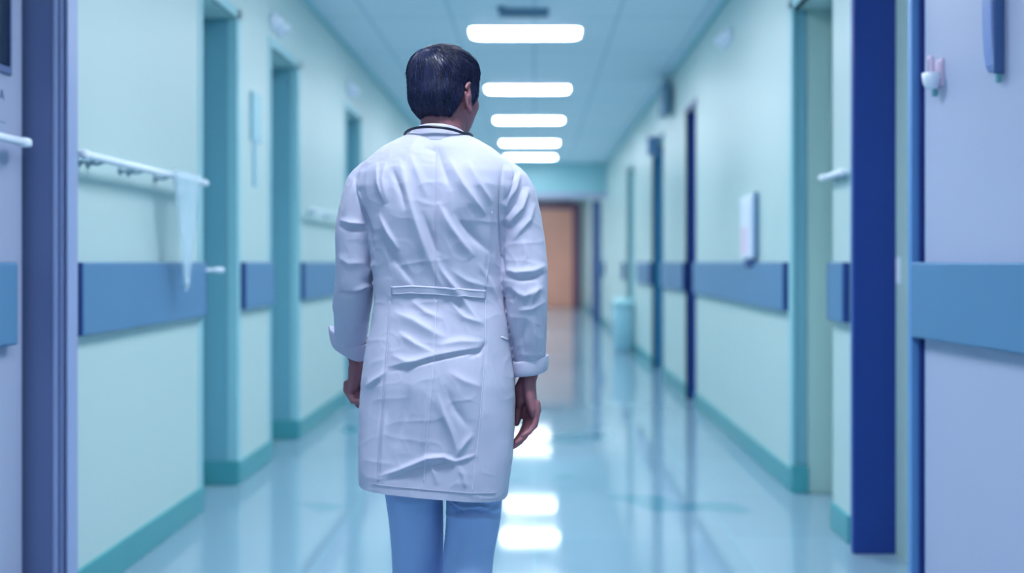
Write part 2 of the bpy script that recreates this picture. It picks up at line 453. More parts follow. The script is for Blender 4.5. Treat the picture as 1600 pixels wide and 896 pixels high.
box('drip_nub', M['teal_plastic'], t, (-.030, -.012, -.010, .006, -.024, .002), bevel=.004)
# frame post the leaf closes on, with a thin navy strip beside it
trim(M['frame_blue'], (1.357, 1.56, 3.585, 3.62, 0, HD + .05), bevel=.003)
trim(M['navy'], (1.384, 1.402, 3.562, 3.586, 0, HD), bevel=0)
# hinge on the inner side of the doorway
hg = struct('trim_40', M['white'], (1.537, 1.546, 4.20, 4.235, 1.16, 1.27), bevel=.003)

# ------------------------------------------------------------------ wall guards
def guard(X, sgn, y0, y1, label, near_end=True, group='blue wall guard boards'):
    t = thing('wall_guard', label, 'wall guard', (X, y0, .98), 0, group)
    xx = sorted((0, -sgn * .034))
    box('guard_board', M['guard'], t, (xx[0], xx[1], .012, y1 - y0 - .012, 0, .27), bevel=.008, seg=3)
    for yy in ((0, .014), (y1 - y0 - .014, y1 - y0)):
        e = box('end_cap', M['guard_end'], t, (xx[0] + .001, xx[1] - .001, yy[0], yy[1], .002, .268), bevel=.003)
        e['label'] = 'dark navy end cap'
    return t
guard(XL, -1, 3.60, 4.985, 'blue wall guard board on the left wall under the long white rail')
guard(XL, -1, 5.64, 6.28, 'short blue wall guard board between the two nearest left recesses')
guard(XL, -1, 7.08, 8.78, 'blue wall guard board on the left wall just behind the doctor\'s elbow')
guard(XL, -1, 9.66, 11.55, 'blue wall guard board on the left wall beyond the third recess, hidden behind the doctor')
g = thing('wall_guard', 'end of a blue guard board on the door at the left edge', 'wall guard', (-1.71, 2.0, .98), 0, 'blue wall guard boards')
box('guard_board', M['guard'], g, (-.004, .030, 0, 1.245, 0, .27), bevel=.010, seg=3)
guard(XR, 1, 5.47, 8.60, 'long blue wall guard board on the right wall below the white dispenser')
guard(XR, 1, 4.41, 4.655, 'very short blue wall guard piece beside the navy door frame')
guard(XR, 1, 9.18, 10.76, 'blue wall guard board between the two narrow blue door frames on the right')
guard(XR, 1, 11.85, 13.4, 'distant blue wall guard board beyond the teal-blue frame on the right')
guard(XR, 1, 19.9, 21.15, 'farthest dark blue wall guard beside the orange door at the end of the corridor')
guard(XR, 1, 15.3, 15.75, 'tiny blue guard block on the far right wall before the lintel')

# ------------------------------------------------------------------ handrails
def rail(X, sgn, y0, y1, z, label, m_y, off=.075):
    t = thing('hand_rail', label, 'rail', (X, y0, z), 0, 'white wall rails')
    x = -sgn * off; L = y1 - y0
    solid('rail_bar', tube_data([(x, 0, 0), (x, L, 0)], [(.017, .013)] * 2, 18, up=(1, 0, 0), power=3.2), M['rail'], t)
    for q in m_y:
        solid('bracket', merge(tube_data([(0, q, -.012), (x * .5, q, -.016), (x, q, -.004)], [.006] * 3, 8, up=(0, 1, 0)),
                               tube_data([(0, q, -.012), (-sgn * .006, q, -.012)], [.018] * 2, 14, up=(0, 1, 0), round_caps=False)), M['bracket'], t)
    for q in (0, L):
        solid('end_knob', tube_data([(x, q - .012, 0), (x, q + .012, 0)], [(.020, .016)] * 2, 18, up=(1, 0, 0), power=3.2), M['rail'], t)
    return t
rail(XL, -1, 3.53, 4.80, 1.632, 'long white rail on the left wall beside the slate door frame', (.12, .19, .48, .56, .85, 1.1))
rail(-1.706, -1, 2.30, 3.24, 1.640, 'stub of a white rail on the door at the left edge', (.2, .75), off=.045)
rail(XL, -1, 7.15, 8.70, 1.625, 'white rail on the left wall behind the doctor\'s shoulder', (.2, .8, 1.4))
rail(XR, 1, 4.43, 4.72, 1.650, 'short white rail piece on the right wall beside the navy door frame', (.06, .16), off=.03)
# translucent strap hanging over the left rail
def strap():
    rows = []
    for i in range(15):
        s = i / 14; z = 1.655 - .52 * s
        yc = 4.47 + .03 * s; w_ = .145 * (1 - s) ** .8 + .020
        row = []
        for j in range(9):
            q = j / 8 * 2 - 1
            row.append((XL + .110 - .014 * s + .006 * math.sin(q * 7 + s * 3), yc + q * w_, z))
        rows.append(row)
    V = [p for r in rows for p in r]; F = [(i * 9 + j, i * 9 + j + 1, (i + 1) * 9 + j + 1, (i + 1) * 9 + j) for i in range(14) for j in range(8)]
    me = mesh_of('hanging_strap', (V, F)); me.polygons.foreach_set('use_smooth', [True] * len(me.polygons))
    o = obj_from('hanging_strap', me, M['drape']); so = o.modifiers.new('s', 'SOLIDIFY'); so.thickness = .0025
    tag(o, 'translucent pale strap hanging from the long white rail', 'strap')
    solid('strap_tip', tube_data([(XL + .097, 4.50, 1.17), (XL + .096, 4.50, 1.125)], [.008, .006], 10), M['rail'], o)
strap()
t = thing('door_stop', 'little white knob at the end of the left blue guard board', 'door stop', (XL + .03, 4.97, 1.21))
solid('stem', tube_data([(.004, 0, 0), (.05, .03, 0)], [.009, .008], 12, up=(0, 0, 1)), M['rail'], t)
solid('knob', tube_data([(.045, .028, 0), (.068, .040, 0)], [.015, .013], 14, up=(0, 0, 1)), M['rail'], t)

# ------------------------------------------------------------------ wall fittings
def call_light(X, sgn, y, z, label):
    t = thing('call_light', label, 'wall lamp', (X, y, z), 0, 'round white call lights above the doors')
    def disc(x0, x1, r0, r1, dy=0): return tube_data([(-sgn * x0, dy, 0), (-sgn * x1, dy, 0)], [r0, r1], 24, up=(0, 0, 1), round_caps=False)
    for k, dy in enumerate((-.08, .08)):
        b = solid('base_ring', disc(-.004, .03, .066, .06, dy), M['white'], t)
        solid('dome', tube_data([(-sgn * .025, dy, 0), (-sgn * .05, dy, 0)], [.042, .032], 20, up=(0, 0, 1)), M['rail'], b)
call_light(XL, -1, 6.42, 2.78, 'pair of round white call lights over the second left recess')
call_light(XL, -1, 9.0, 2.81, 'small pair of round call lights over the third left recess')
call_light(XR, 1, 7.2, 2.87, 'pair of round white call lights high on the right wall')

t = thing('notice_holder', 'pale blue notice holder on the bright left wall between two recesses', 'notice', (XL, 5.93, 1.70))
box('backing_board', M['notice'], t, (-.002, .014, -.08, .12, .27, .56), bevel=.003)
box('paper_sheet', M['jamb_light'], t, (.013, .017, -.065, .105, .30, .545), bevel=.001)
box('lower_tag', M['notice'], t, (-.002, .010, -.03, .04, 0, .272), bevel=.003)

t = thing('dispenser', 'slim white dispenser with a blue edge standing out from the right wall', 'dispenser', (XR, 6.22, 1.27))
box('body', M['white'], t, (-.06, .002, 0, .28, .0, .40), bevel=.012)
box('side_edge', M['guard'], t, (-.030, -.004, -.018, .004, .01, .42), bevel=.004)
box('lower_label', M['pink'], t, (-.064, -.059, .05, .23, .03, .20), bevel=.001)
box('drip_tray', M['guard_end'], t, (-.05, -.01, .02, .2, -.05, 0), bevel=.006)

# far end: dark open door edge, wood door in its plum frame, lintel casing, small bin
trim(M['wood_dark'], (-1.30, -1.16, YF - .06, YF + .02, 0, 2.72), (1.06, 1.28, YF - .06, YF + .02, 0, 2.90), (-1.16, 1.06, YF - .06, YF + .02, 2.72, 2.95), bevel=.004)
dd = struct('door_21', M['wood'], (-1.16, -.052, YF - .04, YF + .01, .01, 2.71), bevel=.004)
solid('door_handle', tube_data([(-.14, YF - .04, 1.05), (-.14, YF - .1, 1.05), (-.26, YF - .1, 1.05)], [.014] * 3, 10, up=(0, 0, 1)), M['chrome'], dd)
dd = struct('door_22', M['wood'], (-.048, 1.06, YF - .04, YF + .01, .01, 2.71), bevel=.004)
solid('door_handle', tube_data([(.04, YF - .04, 1.05), (.04, YF - .1, 1.05), (.16, YF - .1, 1.05)], [.014] * 3, 10, up=(0, 0, 1)), M['chrome'], dd)
trim(M['leaf'], (XL, XR, YE - .03, YE + .01, 2.49, 2.60), bevel=.004)
trim(M['steelblue'], (1.22, 1.40, 20.95, 21.15, 0, 2.55), bevel=.004)

t = thing('waste_bin', 'small pale teal bin against the far right wall', 'bin', (1.24, 14.0, 0))
def rr(cx, cy, hx, hy, z, n=24, p=4.5):
    o = []
    for j in range(n):
        a = 2 * PI * j / n; c, s = math.cos(a), math.sin(a)
        o.append((cx + hx * math.copysign(abs(c) ** (2 / p), c), cy + hy * math.copysign(abs(s) ** (2 / p), s), z))
    return o
solid('bin_body', loft_data([rr(0, 0, .11, .16, 0), rr(0, 0, .13, .18, .05), rr(0, 0, .14, .19, .62), rr(0, 0, .135, .185, .64)]), M['bin'], t)
solid('bin_lid', loft_data([rr(0, 0, .15, .20, .64), rr(0, 0, .15, .20, .68), rr(0, 0, .10, .14, .74), rr(0, 0, .02, .03, .75)]), M['jamb_light'], t)

t = thing('hanging_sign', 'narrow teal sign hanging edge-on under the ceiling near the right wall', 'sign', (1.33, 10.2, HC))
solid('hanger', tube_data([(-.0, 0, 0), (0, 0, -.12)], [.006, .006], 8), M['bracket'], t)
box('sign_board', M['vent'], t, (-.035, .035, -.2, .2, -.42, -.1), bevel=.006)
t = thing('wall_sign', 'small lilac sign sticking out over the teal-blue door frame on the right', 'sign', (XR, 11.3, 2.56))
box('sign_box', M['slate_edge'], t, (-.12, .0, -.03, .03, -.10, .12), bevel=.008)
box('sign_face', M['guard'], t, (-.11, -.02, -.034, -.029, -.07, .09), bevel=.002)

# ------------------------------------------------------------------ ceiling fittings
def make_lamp():
    t = thing('ceiling_light', '', 'ceiling light', (0, 0, HC))
    fr = [(-.48, .48, -.21, -.18, -.012, 0), (-.48, .48, .18, .21, -.012, 0), (-.48, -.45, -.18, .18, -.012, 0), (.45, .48, -.18, .18, -.012, 0)]
    box('lamp_frame', M['lampframe'], t, *fr, bevel=.003)
    def slab(z): return [(sx * .36 + .09 * math.cos(a), sy * .09 + .09 * math.sin(a), z) for sx, sy, a0 in ((1, 1, 0), (-1, 1, PI / 2), (-1, -1, PI), (1, -1, 1.5 * PI)) for a in [a0 + PI / 2 * k / 6 for k in range(7)]]
    solid('diffuser', loft_data([slab(-.004), slab(-.020)]), M['diffuser'], t, smooth=False)
    ld = bpy.data.lights.new('beam', 'AREA'); lo = bpy.data.objects.new('beam', ld); COL.objects.link(lo); lo.parent = t
    ld.shape = 'RECTANGLE'; ld.size = .86; ld.size_y = .32; ld.energy = BEAM_POWER; ld.color = LAMP_COLOR; ld.spread = math.radians(110)
    lo.location = (0, 0, -.024)
    return t
spots = [-1.5, 1.55, 3.80, 5.9, 8.3, 11.0, 13.4, 15.95, 18.1, 20.7, 23.0, 25.4]
words = {8.3: 'largest and nearest bright ceiling panel in the photo, above the doctor\'s head', 11.0: 'second bright ceiling panel from the top, right of the doctor\'s head',
         13.4: 'third bright ceiling panel, just above the doctor\'s right shoulder', 15.95: 'fourth bright ceiling panel, almost touching the last one',
         18.1: 'last and lowest bright ceiling panel before the lintel', -1.5: 'bright ceiling panel nearest the wall behind the camera', 1.55: 'bright ceiling panel above and just behind the doctor',
         3.80: 'bright ceiling panel above and just ahead of the doctor', 5.9: 'bright ceiling panel between the doctor and the sprinkler',
         20.7: 'first bright ceiling panel past the lintel', 23.0: 'second bright ceiling panel past the lintel', 25.4: 'bright ceiling panel nearest the wooden doors'}
lamp0 = make_lamp()
for i, y in enumerate(spots):
    if i == 0: r = lamp0
    else:
        r = lamp0.copy(); COL.objects.link(r)
        for ch in list(lamp0.children):
            c = ch.copy(); COL.objects.link(c); c.parent = r
    r.location = (-.075, y, HC); r['label'] = words[y]; r['group'] = 'bright rectangular ceiling panels'

t = thing('ceiling_vent', 'slim grey-blue vent on the ceiling in front of the nearest light panel', 'vent', (-.08, 7.6, HC))
box('vent_frame', M['vent'], t, (-.19, .19, -.09, -.07, -.03, 0), (-.19, .19, .07, .09, -.03, 0), (-.19, -.17, -.07, .07, -.03, 0), (.17, .19, -.07, .07, -.03, 0), bevel=.003)
for k in range(5):
    box('slat', M['vent'], t, (-.17, .17, -.055 + k * .026, -.047 + k * .026, -.024, -.004))
t = thing('sprinkler', 'tiny sprinkler head hanging beside the ceiling vent', 'sprinkler', (-.25, 7.5, HC))
solid('escutcheon', tube_data([(0, 0, 0), (0, 0, -.012)], [.04, .034], 20, round_caps=False), M['vent'], t)
solid('stem', tube_data([(0, 0, -.008), (0, 0, -.045)], [.012, .009], 12), M['vent'], t)
solid('deflector', tube_data([(0, 0, -.05), (0, 0, -.056)], [.026, .026], 16, round_caps=False), M['vent'], t)

# PERSON_BEGINS
# ================================================================== THE DOCTOR
PX, PY = -.236, 2.42
person = thing('person', 'man with short dark hair in a long white lab coat and blue trousers, walking away', 'person', (PX, PY, 0))
def S(px, py):                      # a point of the photographed back in the figure's own metres (x, z)
    k = 678.0 if 578 < px < 782 else 660.0
    return ((px - 835) / k - PX, EYE - (py - 410) / k)

# ---- head as a sculpted radial surface, in its own frame (face towards +y)
HX, HY, HZ = .0185, .000, 1.653
YAW = math.radians(-35)
def head_pos(D):
    """D (N,3) unit directions -> positions on the bare head"""
    x, y, z = D[:, 0], D[:, 1], D[:, 2]
    a, b, c = .0675, .0875, .110
    pw = 2.25
    r = 1 / (np.abs(x / a) ** pw + np.abs(y / b) ** pw + np.abs(z / c) ** pw) ** (1 / pw)
    P = D * r[:, None]
    low = sstep(0, -.10, P[:, 2])                    # jaw and nape
    P[:, 0] *= 1 - .20 * low * sstep(-.03, .07, P[:, 1]) - .17 * low
    P[:, 0] *= 1 + .06 * sstep(.0, .06, P[:, 2]) * sstep(.05, -.05, P[:, 1])
    P[:, 1] = np.where(P[:, 1] < 0, P[:, 1] * (1 - .48 * sstep(.0, -.095, P[:, 2])), P[:, 1])
    P[:, 1] += .012 * sstep(.0, -.09, P[:, 2]) * sstep(.0, .05, P[:, 1])
    def bump(cx, cy, cz, sx, sy, sz, d):
        w = np.exp(-((P[:, 0] - cx) / sx) ** 2 - ((P[:, 1] - cy) / sy) ** 2 - ((P[:, 2] - cz) / sz) ** 2)
        return w[:, None] * np.array(d)
    Q = P.copy()
    Q += bump(0, .098, -.018, .011, .03, .020, (0, .020, 0)) + bump(0, .09, -.028, .016, .04, .012, (0, .020, -.002))      # nose
    for s in (-1, 1):
        Q += bump(s * .032, .088, .010, .016, .03, .012, (0, -.013, 0))      # sockets
        Q += bump(s * .030, .090, .030, .022, .03, .007, (0, .005, 0))       # brows
        Q += bump(s * .046, .07, -.022, .020, .03, .018, (s * .004, .004, 0))  # cheekbones
        Q += bump(s * .014, .10, -.034, .006, .02, .006, (s * .003, .003, 0))
    Q += bump(0, .095, -.056, .024, .03, .005, (0, .007, 0)) + bump(0, .095, -.067, .020, .03, .005, (0, .006, 0))         # lips
    Q += bump(0, .095, -.0615, .024, .03, .002, (0, -.004, 0))
    Q += bump(0, .085, -.098, .022, .03, .016, (0, .010, -.003))             # chin
    return Q
cy_, sy_ = math.cos(YAW), math.sin(YAW)
RZ = np.array([[cy_, -sy_, 0], [sy_, cy_, 0], [0, 0, 1]])
def head_world(Q, lean=True):
    return Q @ RZ.T + np.array([HX, HY, HZ])
def sphere_dirs(nu, nv):
    D = []
    for i in range(1, nv):
        th = PI * i / nv
        for j in range(nu):
            ph = 2 * PI * j / nu
            D.append((math.sin(th) * math.cos(ph), math.sin(th) * math.sin(ph), math.cos(th)))
    return np.array(D)
def sphere_faces(nu, nv, n0=0):
    F = []
    for i in range(nv - 2):
        for j in range(nu):
            a = i * nu + j; b = i * nu + (j + 1) % nu
            F.append((n0 + a, n0 + b, n0 + b + nu, n0 + a + nu))
    return F
NU, NV = 120, 90
D0 = sphere_dirs(NU, NV); P0 = head_world(head_pos(D0))
top, bot = head_world(head_pos(np.array([[0, 0, 1.], [0, 0, -1.]])))
hv = [tuple(p) for p in P0] + [tuple(top), tuple(bot)]
hf = sphere_faces(NU, NV) + [(NU * (NV - 1), (j + 1) % NU, j) for j in range(NU)] + \
     [(NU * (NV - 1) + 1, (NV - 2) * NU + j, (NV - 2) * NU + (j + 1) % NU) for j in range(NU)]
head_data = (hv, hf)
def hw(x, y, z): return tuple(head_world(np.array([[x, y, z]]))[0])
# ears
ears = []
for s in (-1, 1):
    pts = []; rad = []
    for k in range(15):
        a = PI * (.30 + 1.45 * k / 14)
        ez, ey = math.sin(a), math.cos(a)
        pts.append(hw(s * (.0690 + (.010 if s > 0 else .003) * (ey < .2) + .003), -.006 + .017 * ey * (1 if ez > 0 else .75), -.008 + .031 * ez)); rad.append(.0046)
    ears.append(tube_data(pts, rad, 10, up=(0, 0, 1)))
    ears.append(tube_data([hw(s * .070, .002, -.034), hw(s * .076, -.002, -.008), hw(s * .074, -.004, .016)], [(.008, .006), (.013, .007), (.010, .006)], 14, up=(0, 1, 0)))
    ears.append(tube_data([hw(s * .074, .004, -.038), hw(s * .075, .006, -.046)], [.0065, .005], 10))

# ---- hands
def hand(side, wx, wy, wz, flex, fwd=0.0):
    """side +1: the hand hanging on the +x side, palm towards the body"""
    m = -side; out = []
    ph = math.radians(24); cph, sph = math.cos(ph), math.sin(ph)
    def W(x, y, z): return (wx + m * (x * cph + y * sph), wy + (y * cph - x * sph), wz + z)
    # palm: x towards the palm side, y towards the thumb, z up
    out.append(tube_data([W(0, 0, .05), W(0, 0, 0), W(.002, .002, -.025), W(-.001, .001, -.055), W(-.006, -.001, -.082), W(-.008, -.001, -.094)],
                         [(.021, .027), (.0185, .026), (.017, .033), (.0155, .040), (.0135, .042), (.010, .039)], 22, up=(1, 0, 0), power=2.4))
    out.append(tube_data([W(.006, .010, -.008), W(.014, .020, -.040), W(.016, .027, -.074)], [(.015, .016), (.019, .020), (.012, .013)], 16))   # thumb mound
    out.append(tube_data([W(.006, -.020, -.030), W(.008, -.026, -.070)], [(.012, .012), (.010, .011)], 14))
    fl = [(-.031, .035, .022, .019, .0084, -.084), (-.0105, .041, .027, .022, .0092, -.091), (.0115, .045, .029, .023, .0096, -.094), (.032, .041, .026, .021, .0092, -.090)]
    for k, (y, a, b, c, r, z0) in enumerate(fl):
        f1, f2, f3 = flex[k]; splay = (y / .032) * .05
        p = Vector((-.007, y * .95, z0 + .016)); pts = [p.copy()]; ang = 0
        p = p + Vector((0, 0, -.018)); pts.append(p.copy())
        for L_, f in ((a, f1), (b, f2), (c, f3)):
            f = math.radians(f)
            d = Vector((math.sin(f), splay, -math.cos(f)))
            mid = p + d * L_ * .5; p = p + d * L_; pts.append(mid); pts.append(p.copy())
        rr_ = [r * .9, r * 1.08, r * .95, r * 1.03, r * .86, r * .92, r * .80, r * .66]
        out.append(tube_data([W(*q) for q in pts], rr_, 14, up=(0, 1, 0)))
    # thumb leaves the side of the palm near its base
    tp = [(.008, .020, -.035), (.012, .030, -.062), (.015, .035, -.085), (.018, .036, -.105), (.022, .033, -.124)]
    out.append(tube_data([W(*q) for q in tp], [.0135, .0125, .0108, .0112, .0082], 14, up=(0, 1, 0)))
    return out
RW = (.2255, .005, .978); LW = (-.2215, .122, 1.012)
rh = hand(1, *RW, flex=[(14, 44, 66), (16, 42, 60), (13, 36, 52), (8, 30, 44)])
lh = hand(-1, *LW, flex=[(40, 92, 110), (38, 90, 108), (34, 84, 102), (28, 74, 95)])

# ---- bare body below the clothes: neck, trunk, arms, legs
parts = [head_data] + ears
parts.append(tube_data([(.010, -.012, 1.44), (.012, -.014, 1.52), (.014, -.006, 1.575), (.013, .004, 1.62)], [(.064, .062), (.056, .058), (.0535, .057), (.055, .062)], 28))
trunk = [(1.50, .06, .055), (1.46, .135, .075), (1.42, .155, .088), (1.34, .135, .095), (1.22, .125, .085), (1.08, .135, .09), (.98, .145, .10), (.90, .13, .095)]
parts.append(loft_data([rr(.0, -.005, hx, hy, z, 32, 2.3) for z, hx, hy in trunk]))
def arm(path, rad): return tube_data(path, rad, 20)
RA = [(.150, -.005, 1.425), (.188, -.005, 1.38), (.207, -.012, 1.28), (.213, -.028, 1.19), (.219, -.016, 1.10), RW]
LA = [(-.150, -.005, 1.425), (-.182, .0, 1.38), (-.197, .0, 1.28), (-.207, .020, 1.19), (-.222, .080, 1.09), LW]
ar = [.046, .042, .036, .032, (.028, .029), (.021, .025)]
parts += [arm(RA, ar), arm(LA, ar)] + rh + lh
LL = [(-.075, -.01, .93), (-.068, .02, .76), (-.060, .065, .50), (-.056, .085, .34), (-.052, .10, .10)]
RL = [(.080, -.01, .93), (.080, -.005, .76), (.078, .0, .51), (.074, -.085, .34), (.070, -.205, .165)]
lr = [.058, .052, .048, .046, .034]
parts += [tube_data(LL, lr, 20), tube_data(RL, lr, 20)]
parts.append(tube_data([(-.052, .08, .07), (-.052, .22, .045)], [.035, .028], 14)); parts.append(tube_data([(.070, -.215, .13), (.072, -.13, .045)], [.034, .028], 14))
bme = remeshed('body', merge(*parts), .0030, smooth=4)
v, n = get_vn(bme)
body = obj_from('body', bme, M['skin'], person)
for hx_, wr, sd in ((rh, RW, 1), (lh, LW, -1)): pass
# eyes, brows
for s in (-1, 1):
    def ball(cx, cyy, cz, r):
        D = sphere_dirs(20, 14); V = [tuple(Vector(hw(cx, cyy, cz)) + Vector(d) * r) for d in D]
        return (V, sphere_faces(20, 14) + [tuple(range(20))] + [tuple(range(20 * 12, 20 * 13))])
    e = solid('eye', ball(s * .030, .0640, .009, .0118), M['eye'], person)
    solid('iris', ball(s * .030, .0712, .009, .0050), M['iris'], e)
    Dl = sphere_dirs(36, 40); Cc = Vector((s * .030, .0640, .009)); keepz = (Dl[:, 2] + .15 * Dl[:, 1] > .38) | (Dl[:, 2] < -.42)
    Vl = [hw(*(Cc + Vector(d) * .0127)) for d in Dl]; Fl = [f for f in sphere_faces(36, 40) if all(keepz[i] for i in f)]
    solid('eyelid', (Vl, Fl), M['skin'], person)

# ---- hair: scalp cap with clumps, plus thousands of short strands lying on it
def hair_mask(Q):
    """>0 inside the haircut, Q in the head frame"""
    x, y, z = Q[:, 0], Q[:, 1], Q[:, 2]
    # lower limit of the hair as a function of how far forward we are
    lim = np.interp(y, [-.11, -.06, -.035, -.022, -.010, .010, .022, .034, .05, .07, .12], [-.078, -.078, -.064, -.030, .020, .026, -.020, -.022, .045, .062, .070])
    return z - lim
def hair_t(Q, D):
    mk = hair_mask(Q)
    thick = .0085 + .0050 * sstep(.02, .10, Q[:, 2]) - .006 * sstep(-.02, -.08, Q[:, 2])
    thick = thick + .006 * sstep(.03, .09, Q[:, 1]) * sstep(.04, .09, Q[:, 2])
    t = thick * sstep(-.004, .022, mk) - .0015
    cl = vnoise(Q * np.array([90, 90, 28]), 5) * .0016 + vnoise(Q * 30, 8) * .0022
    return t + cl * sstep(.0, .02, mk), mk
NH, MH = 260, 200
DH = sphere_dirs(NH, MH); QH = head_pos(DH); tH, mH = hair_t(QH, DH)
nrmH = QH / np.array([.0745, .098, .112]) ** 2; nrmH /= np.linalg.norm(nrmH, axis=1)[:, None]
# silhouette of the photographed haircut: a fuller left crown, flatter right side
side = (QH @ RZ.T)[:, 0]
tH = tH + .0025 * sstep(.01, -.07, side) * sstep(-.05, .05, QH[:, 2]) * sstep(0, .03, mH) + .003 * sstep(.02, .07, side) * sstep(.0, .05, QH[:, 2]) * sstep(0, .03, mH)
tH = tH + sstep(0, .03, mH) * (.008 * sstep(.005, -.05, side) * np.exp(-((QH[:, 2] - .066) / .030) ** 2) + .004 * sstep(.01, .06, side) * np.exp(-((QH[:, 2] - .055) / .030) ** 2))
HP = QH + nrmH * tH[:, None]
keep = tH > -.0012
F = [f for f in sphere_faces(NH, MH) if all(keep[i] for i in f)]
HPw = head_world(HP); ztop = HPw[:NH].mean(axis=0)
Vh = [tuple(p) for p in HPw] + [tuple(ztop)]
F += [(len(Vh) - 1, (j + 1) % NH, j) for j in range(NH)]
# drop unused vertices
used = sorted({i for f in F for i in f}); idx = {u: k for k, u in enumerate(used)}
hair_cap = ([Vh[u] for u in used], [tuple(idx[i] for i in f) for f in F])
# strands flow away from the whorl at the back of the crown
from mathutils.kdtree import KDTree
kd = KDTree(len(HP)); [kd.insert(Vector(p), i) for i, p in enumerate(HP)]; kd.balance()
whorl = np.array([-.012, -.055, .095]); SV, SF = [], []
cand = np.where((mH > .004))[0]; RNG.shuffle(cand)
for ci in cand[:6500]:
    p = Vector(HP[ci]); up_ = max(0.0, p.z) / .11
    L_ = random.uniform(.016, .034) * (.55 + .6 * up_); nseg = 5; pts = []
    jit = Vector((random.uniform(-.5, .5), random.uniform(-.5, .5), random.uniform(-.5, .5))) * (.25 + .5 * up_)
    lift = random.uniform(0, .0032) + (.004 * random.random() if random.random() < .07 * up_ else 0)
    w0 = Vector(whorl)
    for k in range(nseg + 1):
        co, i, _ = kd.find(p); nn = Vector(nrmH[i])
        s = k / nseg
        pts.append(co + nn * (.0002 + lift * math.sin(s * PI * .75) + .0006))
        d = (p - w0); d = d.normalized() * (.4 + up_) + Vector((0, .15 * up_, -1.2 * (1 - .6 * up_))) + jit * .5
        d = (d - nn * d.dot(nn)).normalized(); p = co + d * (L_ / nseg)
    r0 = random.uniform(.0005, .0010)
    P_ = head_world(np.array([tuple(q) for q in pts])); o0 = len(SV)
    for k in range(nseg + 1):
        t_ = P_[min(k + 1, nseg)] - P_[max(k - 1, 0)]; t_ /= np.linalg.norm(t_) + 1e-9
        u = np.cross(t_, (0.3, .2, 1)); u /= np.linalg.norm(u) + 1e-9; w_ = np.cross(t_, u)
        r = r0 * (1 - .85 * k / nseg)
        for a in (0, 2.094, 4.189): SV.append(tuple(P_[k] + (u * math.cos(a) + w_ * math.sin(a)) * r))
    for k in range(nseg):
        for a in range(3):
            SF.append((o0 + k * 3 + a, o0 + k * 3 + (a + 1) % 3, o0 + (k + 1) * 3 + (a + 1) % 3, o0 + (k + 1) * 3 + a))
me = bpy.data.meshes.new('hair'); dta = merge(hair_cap, (SV, SF)); me.from_pydata(dta[0], [], dta[1]); me.update()
me.polygons.foreach_set('use_smooth', [True] * len(me.polygons))
hair = obj_from('hair', me, M['hair'], person)
# eyebrows
for s in (-1, 1):
    solid('eyebrow', tube_data([hw(s * .013, .0865, .030), hw(s * .029, .082, .035), hw(s * .043, .069, .030)], [(.003, .004), (.003, .0045), (.0015, .002)], 10, up=(0, 1, 0)), M['hair'], person)

# ---- lab coat -------------------------------------------------------------
def tors(z, xl, xr, yb, yf, n=64, p=2.5):
    p = 2.5 + 1.1 * float(sstep(.95, .74, z))
    cx, cyy = (xl + xr) / 2, (yb + yf) / 2
    return rr(cx, cyy, (xr - xl) / 2, (yf - yb) / 2, z, n, p)
T = [(1.562, -.060, .070, -.074, .055), (1.550, -.086, .090, -.084, .062), (1.535, -.116, .120, -.094, .072), (1.514, -.148, .150, -.106, .084),
     (1.490, -.178, .178, -.116, .094), (1.462, -.194, .196, -.126, .102), (1.430, -.196, .200, -.131, .106), (1.38, -.178, .182, -.134, .112), (1.343, -.170, .172, -.134, .115),
     (1.28, -.160, .164, -.128, .116), (1.219, -.153, .160, -.118, .112), (1.16, -.152, .164, -.112, .112), (1.10, -.158, .172, -.118, .116), (1.04, -.168, .180, -.128, .120),
     (.957, -.180, .190, -.138, .126), (.88, -.183, .188, -.140, .130), (.80, -.183, .180, -.140, .132), (.74, -.181, .172, -.140, .132), (.700, -.179, .166, -.139, .131)]
tz = [t_[0] for t_ in T][::-1]
rings = []
for z in np.concatenate([np.linspace(1.562, 1.43, 13), np.linspace(1.41, .70, 34)]):
    q = [np.interp(z, tz, [t_[k] for t_ in T][::-1]) for k in (1, 2, 3, 4)]
    r = np.array(tors(z, *q))
    hang = sstep(1.0, .72, z)
    r[:, 2] += hang * (-.10 * r[:, 0] - .018)                      # the hem drops towards the right
    rings.append(r)
torso = loft_data(rings)
RS = [(.128, -.008, 1.455), (.170, -.008, 1.425), (.194, -.010, 1.37), (.206, -.014, 1.31), (.211, -.022, 1.25), (.213, -.034, 1.205), (.217, -.034, 1.16), (.221, -.022, 1.10), (.2235, -.008, 1.04), (.2245, .002, .995)]
RSr = [.060, (.060, .070), (.056, .068), (.0545, .064), (.0555, .060), (.0530, .056), (.0490, .053), (.0455, .050), (.0395, .047), (.0330, .040)]
LS = [(-.128, -.008, 1.455), (-.166, -.006, 1.425), (-.186, -.004, 1.37), (-.197, .0, 1.31), (-.201, .006, 1.25), (-.207, .020, 1.19), (-.215, .045, 1.145), (-.224, .080, 1.09), (-.2325, .114, 1.046)]
LSr = [.060, (.060, .070), (.052, .066), (.048, .062), (.047, .058), (.0475, .055), (.0475, .054), (.0435, .052), (.0370, .045)]
def densify(path, rad, k=5):
    P = np.array(path); R_ = np.array([r if isinstance(r, tuple) else (r, r) for r in rad]); t0 = np.arange(len(P)); t1 = np.linspace(0, len(P) - 1, (len(P) - 1) * k + 1)
    # Catmull-Rom
    out = []; orr = []
    for t in t1:
        i = min(int(t), len(P) - 2); f = t - i
        p0, p1, p2, p3 = P[max(i - 1, 0)], P[i], P[i + 1], P[min(i + 2, len(P) - 1)]
        out.append(tuple(.5 * ((2 * p1) + (-p0 + p2) * f + (2 * p0 - 5 * p1 + 4 * p2 - p3) * f ** 2 + (-p0 + 3 * p1 - 3 * p2 + p3) * f ** 3)))
        orr.append(tuple(R_[i] * (1 - f) + R_[i + 1] * f))
    return out, orr
